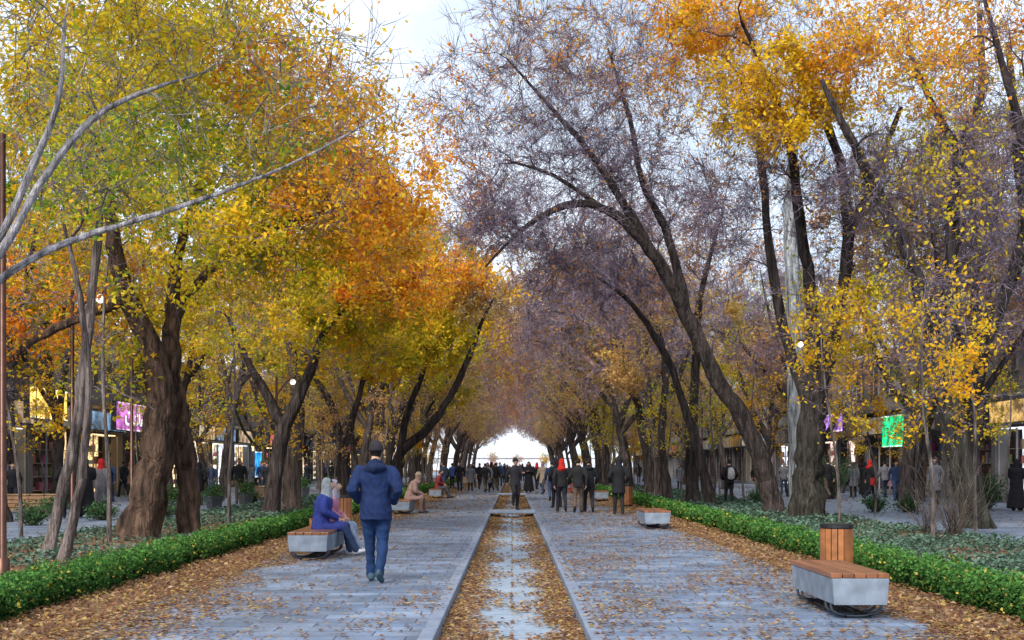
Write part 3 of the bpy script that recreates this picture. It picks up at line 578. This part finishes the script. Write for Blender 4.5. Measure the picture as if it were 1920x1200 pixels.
def person_mesh(pose,o,vox=.022):
    J=pose_joints(pose); pz=J['pz']; ln=J['lean']; parts=[]
    pf=o.get('puff',.02); hem=o.get('hem',.12); coat=o['coat']
    def sp(t): return np.array([0,ln*max(t,0)**1.3*1.2,pz+t])
    prof=[(-hem,.165+pf+max(0,hem-.15)*.16,.125+pf+max(0,hem-.15)*.22)]
    if hem>.3: prof.append((-.15,.175+pf,.135+pf))
    prof+=[(0,.168+pf,.125+pf),(.16,.152+pf,.112+pf),(.36,.182+pf,.128+pf),(.47,.180+pf*.8,.112+pf*.8),(.535,.115,.09),(.575,.068,.066)]
    if pose.startswith('sit'): prof[0]=(-.06,.18+pf,.14+pf)
    parts.append(part([sp(a) for a,_,_ in prof],[b for _,b,_ in prof],[c for _,_,c in prof],coat,cap=False,S=20))
    nk=sp(.575); parts.append(part([sp(.53),nk+[0,.01,.06]],[.058,.055],[.06,.058],o.get('neckc',o['skin'])))
    hc=nk+np.array([0,.025+ln*.1,.125])
    sh=.19+pf*.6
    for s,k in ((-1,'L'),(1,'R')):
        S0=sp(.47)+[s*(sh-.02),0,-.01]; E=np.array(J['e'+k])*1.0; W=np.array(J['w'+k])*1.0
        mid=(S0+E)/2+[s*.008,0,0]; m2=(E+W)/2
        parts.append(part([S0,mid,E,m2,W],[.066+pf*.5,.058+pf*.6,.05+pf*.6,.045+pf*.5,.038+pf*.4],[.066+pf*.5,.06+pf*.6,.052+pf*.6,.045+pf*.5,.036+pf*.4],coat,ref=(0,0,1) if abs(E[2]-W[2])<.12 else (1,0,0)))
        if not J.get('pocket'):
            d=nrm(W-E); parts.append(part([W,W+d*.06,W+d*.10],[.026,.040,.036],[.022,.018,.014],o.get('glove',o['skin']),S=10))
        H=np.array([s*.095,.0,pz-.05]); Kn=np.array(J['k'+k]); A=np.array(J['a'+k]); lc=o['legs']; lp=o.get('legp',.008)
        mt=H*.5+Kn*.5; mc=Kn*.55+A*.45+[0,-.012,0]
        tc=o.get('thigh',lc)
        rf=(1,0,0)
        parts.append(part([H,mt,Kn],[.098+lp,.082+lp,.060+lp],[.10+lp,.086+lp,.064+lp],tc,ref=rf,S=14))
        parts.append(part([Kn,mc,A+[0,0,-.02]],[.060+lp,.055+lp,.044+lp*1.6],[.064+lp,.058+lp,.048+lp*1.6],lc,ref=rf,S=14))
        tp=J['t'+k]; fd=np.array([s*.12,math.cos(tp),math.sin(tp)]); fd/=np.linalg.norm(fd); up=np.array([0,-math.sin(tp),math.cos(tp)])
        h0=A-fd*.06-up*.045; 
        parts.append(part([h0,h0+fd*.08-up*.008,h0+fd*.16-up*.014,h0+fd*.235-up*.02],[.036,.042,.046,.034],[.048,.044,.034,.024],o['shoes'],ref=np.cross(fd,up),S=12))
    if o.get('hood'):
        parts.append(part([sp(.47)+[-.10,-.07-pf,.02],sp(.50)+[0,-.115-pf,-.01],sp(.47)+[.10,-.07-pf,.02]],[.05,.062,.05],[.055,.075,.055],o['hood'],ref=(0,0,1)))
        parts.append(part([sp(.53)+[-.075,0,.01],sp(.555)+[0,-.075,.015],sp(.53)+[.075,0,.01]],[.035,.045,.035],[.035,.045,.035],o['hood'],ref=(0,0,1)))
    if o.get('wrap'):
        parts.append(part([hc+[0,-.035,-.20],hc+[0,-.03,-.10],hc+[0,-.028,.0],hc+[0,-.026,.07]],[.13,.095,.102,.085],[.11,.095,.105,.09],o['wrap']))
    if o.get('pack'):
        parts.append(part([sp(.08)+[0,-.2-pf,0],sp(.25)+[0,-.22-pf,0],sp(.45)+[0,-.17-pf,0]],[.14,.15,.12],[.07,.09,.06],o['pack'],cap=True))
    if o.get('bag'):
        parts.append(part([(.33,.0,.95),(.34,0,.80),(.34,0,.68)],[.05,.06,.06],[.11,.13,.12],o['bag'],ref=(1,0,0)))
    V=[];Q=[];C=[];n=0
    for v,q,c in parts: V.append(v);Q.append(q+n);C.append(c);n+=len(v)
    V=np.concatenate(V);Q=np.concatenate(Q);C=np.concatenate(C)
    me=bpy.data.meshes.new('tmp'); me.from_pydata(V.tolist(),[],Q.tolist()); me.update()
    ob=bpy.data.objects.new('tmp',me); col0.objects.link(ob)
    r=ob.modifiers.new('r','REMESH'); r.mode='VOXEL'; r.voxel_size=vox
    sm=ob.modifiers.new('s','SMOOTH'); sm.factor=.5; sm.iterations=3
    dg=bpy.context.evaluated_depsgraph_get(); ev=ob.evaluated_get(dg); em=ev.to_mesh()
    n=len(em.vertices); RV=np.empty(n*3,np.float32); em.vertices.foreach_get('co',RV); RV=RV.reshape(-1,3).astype(float)
    fs=[list(p.vertices) for p in em.polygons]; fs=[f if len(f)==4 else f+[f[-1]] for f in fs]; fs=np.array(fs)
    ev.to_mesh_clear(); bpy.data.objects.remove(ob); bpy.data.meshes.remove(me)
    cen=RV[fs].mean(1)
    bv=BVHTree.FromPolygons(V.tolist(),Q.tolist())
    FC=np.array([C[bv.find_nearest(Vector(c))[2]] for c in cen])
    w=o.get('fold',.006); f=lown(RV*np.array([18,18,30.]),1.0)-.5
    e1=RV[fs[:,2]]-RV[fs[:,0]]; e2=RV[fs[:,3]]-RV[fs[:,1]]; fn=nrm(np.cross(e1,e2)); vn=np.zeros_like(RV)
    for j in range(4): np.add.at(vn,fs[:,j],fn)
    vn=nrm(vn); RV=RV+vn*(f*w*2)[:,None]
    mb=MB(); ok=fs[:,2]!=fs[:,3]; mb.add(RV,fs[ok],FC[ok],0)
    nu,nv=24,18; th=np.linspace(0.02,math.pi-.02,nv); pts=np.stack([np.zeros(nv),np.zeros(nv),np.cos(th)*.118],1)
    HV,HQ=tubes(pts[None],(np.sin(th)*.076)[None],nu,(np.sin(th)*.096)[None],(1,0,0))
    x,y,z=HV.T.copy()
    low=np.clip(-z/.118,0,1); x*=1-.28*low**1.5; y=np.where(y>0,y*(1-.06*low),y*(1-.35*low))
    fr=y>.04
    nose=np.exp(-(x/.014)**2-((z+.018)/.026)**2)*.024; nose2=np.exp(-(x/.012)**2-((z-.01)/.03)**2)*.01
    eye=np.exp(-((np.abs(x)-.031)/.015)**2-((z-.004)/.012)**2)*.009; chin=np.exp(-(x/.03)**2-((z+.1)/.02)**2)*.012; lip=np.exp(-(x/.024)**2-((z+.058)/.01)**2)*.006
    y=y+np.where(fr,nose+nose2-eye+lip,0)+np.where(y>0,chin,0)
    HV=np.stack([x,y,z],1); hcn=HV[HQ].mean(1); X,Yc,Z=hcn.T
    hc_col=np.tile(np.array(o['skin'],float),(len(HQ),1)); 
    hair=((Z>.055)|((Yc<.02+.5*np.maximum(Z,0))&(Z>-.065))) ; hc_col[hair]=o['hair']
    hc_col[(np.abs(X)<.024)&(np.abs(Z+.058)<.010)&(Yc>.05)]=(.42,.14,.12)
    hc_col[(np.abs(np.abs(X)-.031)<.016)&(np.abs(Z-.028)<.006)&(Yc>.05)]=o['hair']
    mb.add(HV+hc,HQ,hc_col,0)
    def ell(c,r,colr,S=10):
        t=np.linspace(.01,math.pi-.01,8); p=np.stack([0*t,0*t,np.cos(t)*r[2]],1); v,q=tubes(p[None],(np.sin(t)*r[0])[None],S,(np.sin(t)*r[1])[None],(1,0,0)); mb.add(v+hc+np.array(c),q,colr,0)
    for s in (-1,1):
        ell((s*.031,.078,.004),(.012,.009,.008),(.75,.73,.7)); ell((s*.031,.0855,.004),(.005,.003,.005),(.03,.02,.015)); 
        if not o.get('wrap'): ell((s*.079,-.005,-.005),(.01,.018,.03),o['skin'])
    if o.get('hat') is not None:
        t=np.linspace(.01,math.pi*.56,9); p=np.stack([0*t,-.012+0*t,np.cos(t)*.118+.03],1)
        v,q=tubes(p[None],(np.sin(t)*.092)[None],20,(np.sin(t)*.112)[None],(1,0,0)); mb.add(v+hc,q,o['hat'],0)
        p=np.array([[0,-.012,.005],[0,-.012,.0],[0,-.012,.035],[0,-.012,.04]]); v,q=tubes(p[None],np.array([[.085,.097,.097,.088]]),20,np.array([[.105,.117,.117,.108]]),(1,0,0)); mb.add(v+hc,q,np.array(o['hat'])*.6,0)
    if not J.get('pocket'):
        for s,k in ((-1,'L'),(1,'R')):
            E=np.array(J['e'+k]); W=np.array(J['w'+k]); d=nrm(W-E); across=np.array([0,1.,0]) if abs(d[2])>.6 else np.array([1.,0,0]); across=nrm(across-d*(across@d)); pn=np.cross(d,across)*(-s)
            if abs(d[2])>.6: pn=np.array([-s,0,0.])
            b=W+d*.10
            for i,(L,off) in enumerate(((.068,.030),(.078,.011),(.072,-.009),(.056,-.027))):
                p0=b+across*off-d*.015; p1=p0+d*L*.45+pn*.006; p2=p1+d*L*.3+pn*.016; p3=p2+d*L*.2+pn*.02
                v,q=tubes(np.array([[p0,p1,p2,p3,p3+d*.004]]),np.array([[.009,.0088,.008,.007,.001]]),7); mb.add(v,q,o.get('glove',o['skin']),0)
            p0=W+d*.03+across*.032; p1=p0+across*.02+d*.022+pn*.008; p2=p1+d*.03+pn*.01+across*.006
            v,q=tubes(np.array([[p0,p1,p2,p2+d*.005]]),np.array([[.011,.0105,.009,.001]]),7); mb.add(v,q,o.get('glove',o['skin']),0)
    return mb.mesh('pedestrian',[M_cloth],True)
SK=(.45,.27,.19); BL=(.012,.012,.016); HR=(.02,.015,.012)
def ppl(name,me,X,Y,yaw,h=1.72,z=0):
    o=bpy.data.objects.new(name,me); o.location=(X,Y,z); o.rotation_euler=(0,0,yaw); s=h/1.77; o.scale=(s,s,s); col0.objects.link(o); return o
def O(coat,legs,**k):
    d=dict(coat=coat,legs=legs,skin=SK,hair=HR,shoes=(.02,.02,.025)); d.update(k); return d
def gx(px,Y): return (px-960)/F*Y
m=person_mesh('mainwalk',O((.005,.017,.070),(.006,.026,.088),shoes=(.04,.08,.11),hood=(.004,.012,.05),hat=(.020,.018,.024),puff=.032,hem=.16,legp=.010,fold=.015),.013)
ppl('walking_man',m,gx(706,15.5),15.4,.05,1.76)
m=person_mesh('sit',O((.022,.037,.20),(.015,.03,.08),thigh=(.022,.033,.17),shoes=(.5,.5,.55),wrap=(.22,.25,.28),puff=.035),.018); ppl('seated_woman',m,-3.12,20.0,-math.pi/2+.1,1.66)
m=person_mesh('sit',O((.42,.17,.24),(.22,.27,.36),shoes=(.5,.5,.55),wrap=(.28,.24,.30),puff=.02),.022); ppl('seated_woman',m,-3.08,20.6,-math.pi/2-.15,1.62)
m=person_mesh('sithunch',O((.28,.18,.16),(.15,.09,.08),thigh=(.27,.17,.15),hat=(.30,.23,.18),wrap=(.27,.17,.15),puff=.04),.022); ppl('seated_elderly_woman',m,-3.2,38.2,-math.pi/2,1.68)
m=person_mesh('sit',O((.16,.02,.03),(.05,.05,.06)),.025); ppl('seated_man',m,-3.4,56.0,-math.pi/2,1.7); ppl('seated_man',m,-3.4,56.6,-math.pi/2-.3,1.75)
A={}
A['dk1']=person_mesh('walk',O((.012,.014,.02),(.017,.02,.03),hood=(.012,.012,.017)))
A['dk2']=person_mesh('walk2',O((.016,.016,.02),(.10,.075,.06)))
A['dk3']=person_mesh('pockets',O((.010,.011,.015),(.014,.014,.018),hem=.3,wrap=(.012,.012,.017)))
A['red']=person_mesh('walk',O((.017,.017,.022),(.02,.02,.03),hood=(.5,.02,.015),wrap=(.52,.025,.015),bag=(.3,.02,.02)))
A['navy']=person_mesh('walk2',O((.02,.04,.10),(.04,.06,.13),pack=(.015,.015,.015)))
A['step']=person_mesh('step',O((.02,.019,.025),(.017,.017,.02),hat=(.02,.02,.02),puff=.01))
A['chador']=person_mesh('chador',O(BL,BL,hem=.86,wrap=BL,puff=.05))
A['redh']=person_mesh('stand',O((.16,.15,.17),(.03,.03,.04),hem=.5,wrap=(.5,.015,.02),puff=.03,bag=(.03,.02,.02)))
A['vest']=person_mesh('pockets',O((.013,.013,.018),(.02,.02,.025),pack=(.4,.4,.42)))
A['blue']=person_mesh('stand',O((.04,.10,.3),(.02,.02,.03),bag=(.05,.04,.04)))
A['beige']=person_mesh('walk',O((.28,.22,.16),(.04,.05,.08),wrap=(.24,.16,.2),hem=.35))
A['grey']=person_mesh('walk2',O((.16,.16,.18),(.03,.04,.07)))
A['pat']=person_mesh('stand',O((.17,.18,.21),(.02,.02,.03),hem=.4,wrap=(.08,.08,.1)))
def pp(k,px,feet,yaw=0,h=1.72,name='pedestrian'):
    Y=CH*F/(feet-875); ppl(name,A[k],gx(px,Y),Y,yaw,h)
pp('red',1053,960,.1,1.7); pp('dk2',1084,962,-.1,1.73); pp('dk1',1104,961,.05,1.72); pp('dk3',1044,952,.3,1.72); pp('navy',1035,940,0,1.7); pp('dk3',1160,965,0,1.76)
ppl('pedestrian',A['step'],gx(966,38.2),38.2,math.pi+.25,1.62,.10)
pp('dk1',862,922,math.pi,1.72); pp('pat',882,921,math.pi,1.6); pp('blue',848,916,.5,1.7); pp('navy',832,930,1.2,1.7)
pp('vest',1367,947,.2,1.74); pp('pat',1600,932,0,1.68); pp('chador',1622,930,0,1.68); pp('chador',1702,945,.3,1.75); pp('chador',1906,958,-.8,1.7); pp('dk1',1590,925,1.2)
pp('chador',160,970,.4,1.72); pp('redh',190,968,-.3,1.68); pp('dk3',127,972,.2,1.74); pp('grey',60,935,1.2); pp('beige',35,938,-1.0); pp('blue',18,940,.8)
pp('chador',80,928,2,1.7); pp('beige',245,930,.5); pp('dk1',232,932,1.); pp('navy',270,930,1.8); pp('pat',385,922,.3); pp('grey',420,925,1.5)
keys=['dk1','dk2','dk3','navy','chador','blue','beige','grey','pat','red','dk1','dk3']
for i in range(66):
    Y=rng.uniform(62,200); X=rng.uniform(-3.4,3.4)
    if abs(X)<.8 and Y<100: X=math.copysign(1.4,X)
    zz=-.13 if abs(X)<.64 else 0
    ppl('pedestrian',A[keys[rng.integers(0,len(keys))]],X,Y,rng.choice([0,math.pi])+rng.normal()*.3,rng.uniform(1.58,1.82),zz)
for i in range(46):
    Y=rng.uniform(38,120); sd=rng.choice([-1,1],p=[.65,.35]); X=sd*rng.uniform(10.5,18.5)
    ppl('pedestrian',A[keys[rng.integers(0,len(keys))]],X,Y,rng.choice([0,math.pi])+rng.normal()*.5,rng.uniform(1.58,1.82))

# ------------------------------------------------------------ sky, light, camera
w=bpy.data.worlds.new('World'); scn.world=w; w.use_nodes=True; nt=w.node_tree; nt.nodes.clear(); lk=nt.links
EL,RO=math.radians(42),math.radians(206)
sky=N(nt,'ShaderNodeTexSky'); sky.sky_type='NISHITA'; sky.sun_disc=False; sky.sun_elevation=EL; sky.sun_rotation=RO
b1=N(nt,'ShaderNodeBackground'); b1.inputs[1].default_value=.15; lk.new(sky.outputs[0],b1.inputs[0])
b2=N(nt,'ShaderNodeBackground'); b2.inputs[0].default_value=(.78,.87,1.0,1); b2.inputs[1].default_value=1.6
tc=N(nt,'ShaderNodeTexCoord'); mp=N(nt,'ShaderNodeMapping'); mp.inputs['Scale'].default_value=(1,1,2.5); lk.new(tc.outputs['Generated'],mp.inputs[0])
nz=N(nt,'ShaderNodeTexNoise'); nz.inputs['Scale'].default_value=3; nz.inputs['Detail'].default_value=6; lk.new(mp.outputs[0],nz.inputs[0])
mr=N(nt,'ShaderNodeMapRange'); mr.inputs[1].default_value=.35; mr.inputs[2].default_value=.6; mr.inputs[3].default_value=.45; mr.inputs[4].default_value=1; lk.new(nz.outputs[0],mr.inputs[0])
ms=N(nt,'ShaderNodeMixShader'); lk.new(mr.outputs[0],ms.inputs[0]); lk.new(b1.outputs[0],ms.inputs[1]); lk.new(b2.outputs[0],ms.inputs[2])
wo=N(nt,'ShaderNodeOutputWorld'); lk.new(ms.outputs[0],wo.inputs[0])
sl=bpy.data.lights.new('sun','SUN'); sl.energy=5.0; sl.angle=math.radians(22); sl.color=(1,.93,.82)
so=bpy.data.objects.new('sun',sl); col0.objects.link(so)
d=Vector((math.sin(RO)*math.cos(EL),math.cos(RO)*math.cos(EL),math.sin(EL)))
so.rotation_euler=d.to_track_quat('Z','Y').to_euler()
cam=bpy.data.cameras.new('camera'); cam.sensor_width=36; cam.lens=36*F/1920; cam.shift_y=275/1920; cam.clip_end=6000; cam.clip_start=.1
co=bpy.data.objects.new('camera',cam); co.location=(0,0,CH); co.rotation_euler=(math.pi/2,0,0); col0.objects.link(co); scn.camera=co
scn.view_settings.view_transform='Standard'; scn.view_settings.look='None'; scn.view_settings.exposure=0
